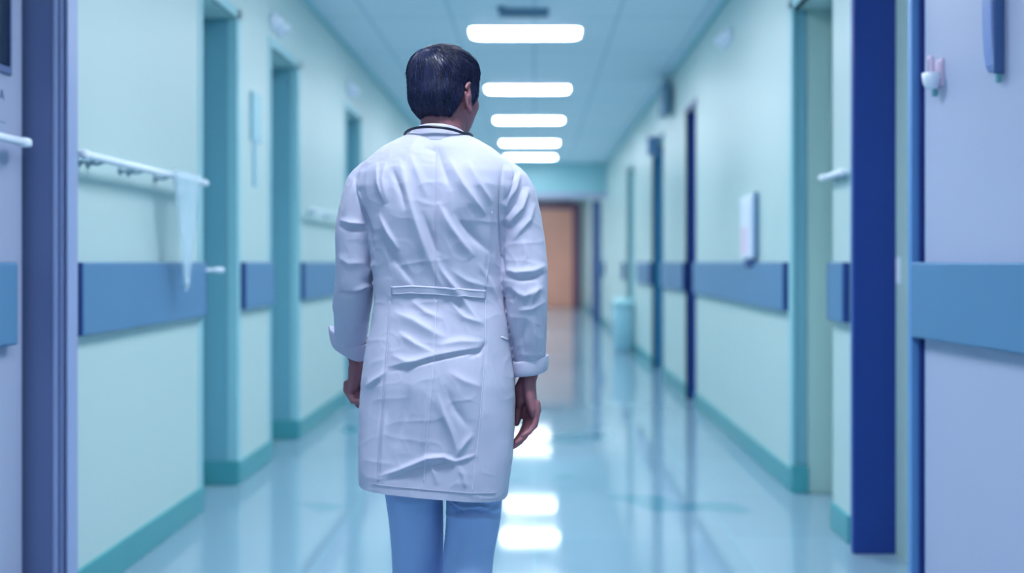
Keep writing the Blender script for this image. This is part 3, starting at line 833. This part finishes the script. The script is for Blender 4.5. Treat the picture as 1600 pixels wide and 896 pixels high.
rp, rq = densify(RS, RSr); lp, lq = densify(LS, LSr)
sl_r = tube_data(rp, rq, 36, round_caps=False); sl_l = tube_data(lp, lq, 36, round_caps=False)
cme = remeshed('lab_coat', merge(torso, sl_r, sl_l), .0027, smooth=7)
v, n = get_vn(cme)
X_, Y_, Z_ = v[:, 0], v[:, 1], v[:, 2]
back = sstep(.05, .55, -n[:, 1])

def polyd(P2, pts):
    """distance, side sign and position (0..1) along a polyline in the (x, z) plane"""
    pts = np.array([S(*p) for p in pts]); seg = np.diff(pts, axis=0); L = np.linalg.norm(seg, axis=1); cum = np.concatenate([[0], np.cumsum(L)])
    best = np.full(len(P2), 1e9); sg = np.zeros(len(P2)); al = np.zeros(len(P2))
    for i in range(len(seg)):
        w = P2 - pts[i]; t = np.clip((w @ seg[i]) / (L[i] ** 2), 0, 1)
        d = w - t[:, None] * seg[i]; dd_ = np.linalg.norm(d, axis=1)
        cr_ = seg[i, 0] * w[:, 1] - seg[i, 1] * w[:, 0]
        m = dd_ < best
        best[m] = dd_[m]; sg[m] = np.sign(cr_[m]); al[m] = (cum[i] + t[m] * L[i]) / cum[-1]
    return best, sg, al
P2 = np.stack([X_, Z_], 1)
disp = np.zeros(len(v))
def stroke(pts, amp, w1, w2=None, ends=.9):
    """a fold: amp in mm (+ ridge, - valley), half widths in mm on the left/right side of its direction"""
    global disp
    w2 = w2 or w1
    xs_ = [S(*p)[0] for p in pts]; zs_ = [S(*p)[1] for p in pts]; pad = 3 * max(w1, w2) / 1000
    m = (X_ > min(xs_) - pad) & (X_ < max(xs_) + pad) & (Z_ > min(zs_) - pad) & (Z_ < max(zs_) + pad) & (back > 0)
    if not m.any(): return
    d, sg, al = polyd(P2[m], pts)
    w = np.where(sg > 0, w1, w2) / 1000
    e = np.clip(np.sin(PI * np.clip(al, 0.001, .999)), 0, 1) ** ends
    disp[m] += 1.4 * amp / 1000 * np.exp(-(d / (w * .85)) ** 1.45) * e
# broad body forms under the cloth (metres)
def blob(px, py, rx, rz, amp):
    global disp
    cx, cz = S(px, py)
    disp += amp / 1000 * np.exp(-((X_ - cx) / rx) ** 2 - ((Z_ - cz) / rz) ** 2) * back
blob(630, 300, .055, .07, 9); blob(735, 300, .055, .07, 9)          # shoulder blades
blob(680, 380, .018, .12, -7)                                        # hollow of the spine
blob(640, 600, .07, .09, 9); blob(725, 610, .07, .09, 10)            # seat
blob(682, 480, .14, .03, -5)
# folds of the back, from the shoulders towards the middle of the waist
F_ = [([(652, 205), (640, 235), (628, 250)], 3, 10, 16), ([(622, 245), (636, 290), (648, 335), (664, 385), (680, 430), (700, 462)], 8, 9, 20),
      ([(602, 252), (598, 280), (606, 318)], 6, 8, 12), ([(585, 250), (590, 285), (603, 320)], 5, 6, 12), ([(640, 240), (655, 275), (668, 310)], 5, 7, 13),
      ([(612, 262), (628, 300), (636, 330)], -6, 9, 8), ([(660, 228), (682, 236), (692, 262), (706, 300)], -6, 14, 9), ([(700, 246), (722, 286), (744, 318), (758, 336)], 7, 7, 20),
      ([(728, 250), (748, 288), (768, 318)], 5, 6, 13), ([(684, 316), (704, 352), (726, 384), (742, 402)], 7, 7, 20), ([(676, 398), (690, 424), (712, 452), (742, 498), (756, 512)], 7, 7, 15),
      ([(590, 332), (606, 362), (624, 392)], 5, 5, 14), ([(612, 408), (632, 434), (652, 458)], 5, 6, 14), ([(568, 262), (560, 300), (574, 330)], 4, 7, 9),
      ([(592, 372), (622, 420), (660, 470)], -4, 12, 10), ([(660, 330), (676, 380), (684, 400)], -5, 9, 9), ([(706, 330), (740, 372), (770, 400)], -5, 14, 12),
      ([(700, 420), (730, 440), (772, 452)], 3, 8, 12), ([(744, 410), (764, 440), (776, 470)], 3, 7, 10),
      # below the half belt
      ([(610, 488), (644, 500), (680, 522), (700, 530)], 7, 10, 20), ([(622, 520), (650, 538), (678, 552)], 6, 6, 16), ([(684, 540), (720, 534), (757, 536)], 6, 9, 16),
      ([(640, 470), (664, 488), (690, 500)], 4, 6, 10), ([(700, 470), (724, 496), (754, 508)], 5, 6, 12), ([(612, 556), (640, 566), (668, 566)], 5, 8, 12),
      ([(604, 583), (640, 575), (680, 563), (716, 556), (758, 550)], -3.5, 3, 3.5), ([(600, 576), (640, 567), (680, 556), (716, 549), (758, 543)], 5, 10, 4),
      ([(760, 536), (748, 552), (730, 560)], -4, 6, 6), ([(608, 578), (594, 592), (574, 604)], 5, 5, 9),
      ([(672, 610), (668, 650), (664, 690), (662, 720)], 5, 8, 10), ([(684, 612), (694, 642), (706, 672), (716, 706)], 6, 6, 14), ([(740, 676), (728, 690), (712, 714)], 5, 8, 9),
      ([(700, 580), (726, 596), (752, 606)], 4, 10, 12), ([(640, 600), (634, 650), (620, 700)], -5, 14, 14), ([(604, 640), (600, 690), (596, 740)], 4, 8, 8),
      ([(694, 600), (712, 640), (736, 672)], -5, 13, 11),
      ([(592, 744), (624, 733), (650, 722), (668, 714), (694, 712), (712, 720), (732, 714), (748, 708)], 8, 5, 9),
      ([(600, 752), (630, 742), (656, 732), (700, 724), (744, 716)], -5, 5, 7), ([(668, 718), (680, 738), (684, 758)], 3, 6, 6), ([(716, 724), (724, 742), (728, 764)], 3, 6, 6),
      # right sleeve
      ([(792, 258), (800, 284), (790, 316)], 5, 7, 9), ([(812, 268), (806, 296), (788, 330)], 7, 6, 12), ([(826, 292), (816, 326), (792, 356)], 7, 6, 13), ([(836, 316), (828, 344), (800, 378)], 5, 6, 12),
      ([(803, 270), (796, 300), (786, 318)], -5, 5, 6), ([(818, 290), (806, 320), (790, 342)], -4, 5, 6),
      ([(786, 420), (806, 426), (832, 424), (853, 414)], 6, 8, 9), ([(788, 431), (812, 437), (838, 434), (854, 425)], -5, 6, 9), ([(790, 452), (800, 462), (796, 472)], -6, 7, 7),
      ([(798, 452), (820, 462), (850, 448)], 5, 8, 10), ([(842, 446), (832, 462), (828, 480)], 4, 6, 7), ([(818, 374), (822, 400), (816, 418)], 3, 8, 8), ([(808, 486), (830, 482), (852, 470)], 3, 7, 9),
      ([(834, 490), (836, 530), (837, 566)], 3, 3, 7), ([(820, 500), (816, 530), (820, 560)], -3, 8, 8),
      # left sleeve
      ([(528, 352), (548, 357), (574, 360)], -6, 5, 6), ([(530, 344), (550, 349), (572, 350)], 5, 8, 5), ([(568, 322), (574, 345), (580, 372)], -5, 5, 8),
      ([(524, 458), (548, 461), (574, 458)], -5, 4, 6), ([(580, 442), (564, 450), (548, 458)], 5, 4, 7), ([(556, 278), (546, 310), (536, 340)], 4, 8, 9), ([(582, 410), (572, 424), (566, 440)], 4, 6, 8),
      ([(524, 400), (544, 412), (572, 410)], 3, 10, 10), ([(530, 500), (548, 508), (568, 500)], 3, 9, 9),
      # seams pulled slightly in
      ([(682, 236), (680, 400), (679, 560), (668, 700), (664, 745)], -1.6, 3.5, 3.5), ([(604, 470), (602, 580), (592, 690), (590, 756)], -1.8, 4, 4),
      ([(757, 470), (757, 560), (746, 690), (738, 770)], -1.8, 4, 4), ([(786, 252), (780, 290), (779, 340), (784, 400), (790, 440)], -5, 4, 6), ([(552, 268), (558, 300), (572, 345), (583, 400)], -4, 6, 4)]
for a in F_: stroke(*a)
# soft irregular creases everywhere
nz = vnoise(v * np.array([16, 16, 9]), 3) * .0030 + vnoise(v * np.array([34, 34, 20]), 4) * .0010
hemz = .700 - .10 * X_ - .004
rid = 1 - np.abs(vnoise(v * np.array([15, 15, 22]) + 7, 21)) * 2.2; rid2 = 1 - np.abs(vnoise((v + v[:, [2, 0, 1]] * .6) * 24, 22)) * 2.2
disp += (nz + np.clip(rid, 0, 1) ** 2 * .0011 + np.clip(rid2, 0, 1) ** 2 * .0007) * sstep(1.56, 1.50, Z_)
v2 = v + n * disp[:, None]
set_v(cme, v2)
bm = bmesh.new(); bm.from_mesh(cme)          # the coat is open below: cut a clean hem
bmesh.ops.bisect_plane(bm, geom=bm.verts[:] + bm.edges[:] + bm.faces[:], plane_co=(0, 0, .7065), plane_no=(-.09, 0, -1), clear_outer=True)
bm.to_mesh(cme); bm.free(); cme.polygons.foreach_set('use_smooth', [True] * len(cme.polygons))
coat = obj_from('lab_coat', cme, M['coat'], person)

from mathutils.bvhtree import BVHTree
def bvh_of(me):
    n = len(me.polygons); vv = [v_.co[:] for v_ in me.vertices]
    return BVHTree.FromPolygons(vv, [tuple(p.vertices) for p in me.polygons])
cb = bvh_of(cme)
def on(x, z, off=.0012, front=False, tree=None):
    s = 1 if front else -1
    h = (tree or cb).ray_cast(Vector((x, s * .6, z)), Vector((0, -s, 0)))
    if h[0] is None: return None
    return h[0] + h[1] * off * (1 if h[1].y * s > 0 else -1)
def ribbon(name, pts, width, m, parent, off=.0012, step=.006, thick=.0012, front=False, px=True, rows=3):
    q = [Vector((S(*p)[0], 0, S(*p)[1])) if px else Vector((p[0], 0, p[1])) for p in pts]
    line = []
    for a, b in zip(q[:-1], q[1:]):
        k = max(1, int((b - a).length / step))
        for i in range(k): line.append(a.lerp(b, i / k))
    line.append(q[-1]); V, Fs = [], []; ok = []
    for i, p in enumerate(line):
        t = (line[min(i + 1, len(line) - 1)] - line[max(i - 1, 0)]).normalized(); nr = Vector((t.z, 0, -t.x)); row = []
        for j in range(rows):
            s = p + nr * width * (j / (rows - 1) - .5); h = on(s.x, s.z, off, front); row.append(h)
        ok.append(all(h is not None for h in row)); V += [tuple(h) if h is not None else (0, 0, 1) for h in row]
    for i in range(len(line) - 1):
        if ok[i] and ok[i + 1] and (Vector(V[i * rows]) - Vector(V[(i + 1) * rows])).length < .04:
            for j in range(rows - 1): Fs.append((i * rows + j, i * rows + j + 1, (i + 1) * rows + j + 1, (i + 1) * rows + j))
    used = sorted({i for f in Fs for i in f}); ix = {u: k for k, u in enumerate(used)}
    me = mesh_of(name, ([V[u] for u in used], [tuple(ix[i] for i in f) for f in Fs])); me.polygons.foreach_set('use_smooth', [True] * len(me.polygons))
    o = obj_from(name, me, m, parent); so = o.modifiers.new('s', 'SOLIDIFY'); so.thickness = thick; so.offset = 0
    return o
for pts in ([(681, 232), (681, 330), (680, 450)], [(680, 470), (679, 560), (672, 640), (665, 720), (663, 752)], [(606, 472), (602, 580), (594, 680), (591, 752)],
            [(757, 470), (757, 560), (748, 680), (738, 768)], [(768, 330), (764, 400), (757, 452)], [(785, 256), (779, 300), (779, 345), (783, 400)]):
    ribbon('seam', pts, .0022, M['stitch'] if pts[-1][0] == 663 or pts[0][0] == 757 else M['coat'], coat, off=.0008, thick=.0012)
hem_pts = [(572 + 4 * i, 748 + .105 * (4 * i)) for i in range(53)]
ribbon('half_belt', [(609, 455), (640, 453), (680, 455), (720, 458), (757, 461)], .0205, M['coat'], coat, off=.0018, thick=.002, rows=7)
ribbon('seam', [(612, 450), (640, 448), (680, 450), (720, 453), (755, 456)], .0016, M['stitch'], coat, off=.0030, thick=.0006)
ribbon('seam', [(612, 460), (640, 458), (680, 460), (720, 463), (755, 466)], .0016, M['stitch'], coat, off=.0030, thick=.0006)
ribbon('side_vent', [(783, 526), (790, 531), (797, 534)], .004, M['stitch'], coat, off=.001)
0 and ribbon('seam', [(592, 741), (624, 732), (650, 722), (668, 715), (694, 713), (712, 720), (732, 714), (746, 709)], .005, M['stitch'], coat, off=.001, thick=.0016)
hemn = [(582 + 6 * i, 756 + .085 * 6 * i) for i in range(33)]
ribbon('hem_stitch', hemn, .0016, M['coat'], coat, off=.0010, thick=.0012)
# front: closing edge, lapels and buttons
ribbon('front_edge', [(.012, 1.30), (.012, 1.0), (.012, .72)], .004, M['stitch'], coat, off=.001, front=True, px=False)
for s in (-1, 1):
    ribbon('lapel', [(s * .060, 1.50), (s * .050, 1.40), (s * .018, 1.30)], .055, M['coat'], coat, off=.005, thick=.003, front=True, px=False, rows=7)
    ribbon('pocket', [(s * .095, .98), (s * .100, .82)], .12, M['coat'], coat, off=.003, thick=.003, front=True, px=False, rows=7)
ribbon('shirt_front', [(0, 1.52), (0, 1.34)], .055, M['shirt'], coat, off=.002, thick=.002, front=True, px=False, rows=5)
for z in (1.26, 1.12, .98, .84):
    h = on(.0, z, .002, True)
    solid('button', tube_data([tuple(h), tuple(h + Vector((0, .003, 0)))], [.009, .008], 16, up=(0, 0, 1), round_caps=False), M['white'], coat)

# turned-up cuffs
def cuff(c, rx, ry, tilt, prof, wav, name='cuff', n=48):
    rings = []
    for (dr, dz) in prof:
        r = []
        for j in range(n):
            a = 2 * PI * j / n; q = 1 + wav * math.sin(3 * a + 1) * .5 + wav * math.sin(5 * a)
            x = (rx + dr) * math.cos(a) * q; y = (ry + dr) * math.sin(a) * q
            r.append((c[0] + x, c[1] + y, c[2] + dz + tilt[0] * x + tilt[1] * y + wav * .12 * math.sin(2 * a + .6)))
        rings.append(r)
    V, Fs = loft_data(rings, caps=False)
    k = len(rings); Fs += [((k - 1) * n + j, (k - 1) * n + (j + 1) % n, (j + 1) % n, j) for j in range(n)]
    return solid(name, (V, Fs), M['coat'], coat, sub=1)
prof_c = [(-.008, .010), (-.006, -.012), (-.001, -.020), (.0035, -.016), (.0055, .0), (.0060, .014), (.0045, .021), (.0015, .019), (-.004, .012)]
cuff((.2250, .004, .994), .0400, .047, (.22, -.05), prof_c, .02)
pl = [(-.008, .012), (-.006, -.010), (-.001, -.022), (.005, -.016), (.008, .0), (.0105, .018), (.0085, .027), (.004, .022), (-.003, .012)]
cl = cuff((-.2350, .120, 1.040), .0460, .052, (-.38, .10), pl, .05)
# the lifted corner of the left cuff
tipd = loft_data([[(-.2360 + dx + .006 * math.cos(a), .10 + .022 * math.sin(a), z + .010 * math.cos(a)) for a in [2 * PI * j / 12 for j in range(12)]] for dx, z in ((-.036, 1.032), (-.046, 1.052), (-.054, 1.068))])

# collar: stand and fall round the neck
def collar():
    n = 72; prof = [(.0, .012, -1), (.002, .026, -1), (.0055, .032, 0), (.010, .030, 1), (.014, .016, 1), (.020, -.004, 1), (.022, -.010, 1), (.019, -.013, 1), (.012, -.006, 1), (.006, .004, 0)]
    rings = []
    for dr, dz, _ in prof:
        r = []
        for j in range(n):
            a = -PI / 2 + (2 * PI) * (j / (n - 1) - .5) * .86          # opens at the front
            f = (1 + math.sin(a)) / 2                                   # 0 back .. 1 front
            rx = .063 + dr * 1.25; ry = .062 + dr * (1.0 + .2 * f)
            z = 1.546 + dz * (1 - .25 * f) - .062 * f ** 1.2
            r.append((.006 + rx * math.cos(a) + .012 * f * 0, -.010 + ry * math.sin(a) + .02 * f, z - .06 * (rx * math.cos(a)) * .6))
        rings.append(r)
    k = len(rings); V = [p for r in rings for p in r]; Fs = []
    for i in range(k):
        for j in range(n - 1): Fs.append((i * n + j, i * n + j + 1, ((i + 1) % k) * n + j + 1, ((i + 1) % k) * n + j))
    Fs += [tuple(i * n for i in range(k)), tuple(i * n + n - 1 for i in range(k))[::-1]]
    return solid('collar', (V, Fs), M['coat'], coat, sub=1)
collar()

# stethoscope: thin dark tube lying round the collar
st = thing('stethoscope', 'thin dark stethoscope tube looped round the back of the white collar', 'stethoscope', (PX, PY, 1.55))
pts = []
for j in range(41):
    a = -PI / 2 + 2 * PI * (j / 40 - .5) * .66
    f = (1 + math.sin(a)) / 2
    tx, ty = .004 + .081 * math.cos(a), -.010 + (.088 + .010 * f) * math.sin(a)
    hz = cb.ray_cast(Vector((tx, ty, 1.8)), Vector((0, 0, -1)))
    tzz = 1.5655 - .034 * f - .060 * .084 * math.cos(a)
    if hz[0] is not None: tzz = max(tzz, hz[0].z + .0035)
    pts.append((tx, ty, tzz - 1.55))
L0, R0 = Vector(pts[0]), Vector(pts[-1])
def fr_(x, z): return tuple(on(x, z, .010, True) - Vector((0, 0, 1.55)))
l = [fr_(-.074 + .030 * k / 12, 1.515 - .175 * k / 12) for k in range(13)]
r = [fr_(.080 - .020 * k / 16, 1.515 - .245 * k / 16) for k in range(17)]
allp = l[::-1] + pts + r
solid('tubing', tube_data(allp, [.0033] * len(allp), 10, up=(0, 0, 1)), M['black'], st)
cp_ = Vector(r[-1]); solid('chest_piece', tube_data([tuple(cp_ + Vector((0, -.004, -.02))), tuple(cp_ + Vector((0, .008, -.02)))], [.020, .017], 24, up=(1, 0, 0), round_caps=False), M['chrome'], st)
yk = Vector(l[-1])
for s in (-1, 1):
    solid('ear_tube', tube_data([tuple(yk), tuple(yk + Vector((s * .02, .004, -.05))), tuple(yk + Vector((s * .035, .006, -.11))), tuple(yk + Vector((s * .02, .012, -.13)))], [.003] * 3 + [.006], 10), M['chrome'], st)

# ---- trousers ----------------------------------------------------------------
def leg(path, rad): p, q = densify(path, rad, 4); return tube_data(p, q, 32, round_caps=False)
TL = [(-.085, .0, .96), (-.076, .0, .86), (-.062, .010, .74), (-.056, .035, .62), (-.0555, .058, .50), (-.054, .080, .34), (-.052, .100, .20), (-.051, .108, .085)]
TLr = [(.088, .110), (.086, .108), (.0725, .088), (.0655, .078), (.0630, .072), (.062, .068), (.060, .066), (.058, .066)]
TR = [(.088, .0, .96), (.088, .0, .86), (.0900, .0, .74), (.0865, .0, .62), (.0755, -.008, .53), (.072, -.06, .40), (.070, -.135, .27), (.069, -.190, .185)]
TRr = [(.088, .110), (.084, .108), (.0720, .086), (.0670, .076), (.0630, .070), (.061, .066), (.056, .062), (.054, .060)]
hips = loft_data([rr(0, .0, .155, .112, z, 40, 2.5) for z in (1.0, .96, .90, .86)])
tme = remeshed('trousers', merge(leg(TL, TLr), leg(TR, TRr), hips), .0042, smooth=6)
v, n = get_vn(tme); X_, Y_, Z_ = v[:, 0], v[:, 1], v[:, 2]; back = sstep(.05, .55, -n[:, 1]); P2 = np.stack([X_, Z_], 1); disp = np.zeros(len(v))
for a in [([(684, 792), (712, 812), (738, 808), (784, 810)], -11, 5, 4), ([(684, 788), (716, 801), (746, 798), (784, 802)], 8, 5, 7), ([(684, 822), (720, 818), (750, 816), (784, 819)], 8, 4, 12), ([(700, 782), (712, 800), (716, 812)], -4, 5, 5), ([(740, 776), (760, 786), (780, 792)], 6, 6, 6), ([(750, 812), (764, 806), (780, 802)], -7, 4, 5),
          ([(700, 772), (728, 782), (760, 778)], 5, 6, 8), ([(690, 780), (700, 800), (706, 820)], -4, 6, 8), ([(600, 790), (628, 798), (660, 796), (688, 786)], 3, 12, 14),
          ([(616, 826), (650, 832), (684, 822)], 2, 14, 12), ([(612, 770), (616, 830), (618, 890)], 3, 10, 16), ([(760, 820), (754, 860), (750, 896)], 3, 10, 14), ([(640, 860), (660, 876), (682, 880)], 2, 10, 10),
          ([(716, 830), (712, 860), (704, 900)], -3, 12, 12), ([(684, 800), (688, 840), (688, 896)], -2, 8, 6)]:
    stroke(*a)
disp += vnoise(v * np.array([14, 14, 8]), 9) * .0035 + vnoise(v * np.array([30, 30, 14]), 12) * .0012
set_v(tme, v + n * disp[:, None])
tr = obj_from('trousers', tme, M['trouser'], person)

# ---- shoes ---------------------------------------------------------------------
def shoe(x, y, z, pitch):
    rings, sole = [], []
    prof = [(-.055, .030, .060), (-.045, .036, .075), (-.01, .036, .082), (.04, .038, .072), (.09, .044, .055), (.14, .048, .044), (.19, .044, .036), (.215, .030, .028), (.225, .012, .018)]
    for yy, w_, h in prof:
        rings.append([(w_ * math.cos(a), yy, .018 + (h - .018) * .5 + (h - .018) * .5 * math.sin(a)) for a in [2 * PI * j / 20 for j in range(20)]])
        sole.append([((w_ + .003) * math.copysign(abs(math.cos(a)) ** .4, math.cos(a)), yy * 1.01, .011 + .011 * math.copysign(abs(math.sin(a)) ** .5, math.sin(a))) for a in [2 * PI * j / 20 for j in range(20)]])
    # part of the person: bend at the ball of the foot when the heel is up
    def tf(p):
        q = Vector(p)
        if pitch:
            ball = .13
            if q.y < ball:
                d = Vector((0, q.y - ball, q.z)); c, s = math.cos(pitch), math.sin(pitch)
                q = Vector((q.x, ball + d.y * c + d.z * s, -d.y * s + d.z * c))
        return (q.x + x, q.y + y, q.z + z)
    up_ = loft_data([[tf(p) for p in r] for r in rings]); so = loft_data([[tf(p) for p in r] for r in sole])
    o = solid('shoe', up_, M['shoe'], person, sub=1); solid('sole', so, M['sole'], o, sub=1)
    for k in range(4):
        yy = .045 + k * .018; zz = .075 - k * .0075
        solid('lace', tube_data([tf((-.022, yy, zz - .008)), tf((0, yy + .004, zz + .001)), tf((.022, yy, zz - .008))], [.0025] * 3, 8), M['white'], o)
shoe(-.052, .085, .0, 0)
shoe(.072, -.235, .0, math.radians(42))
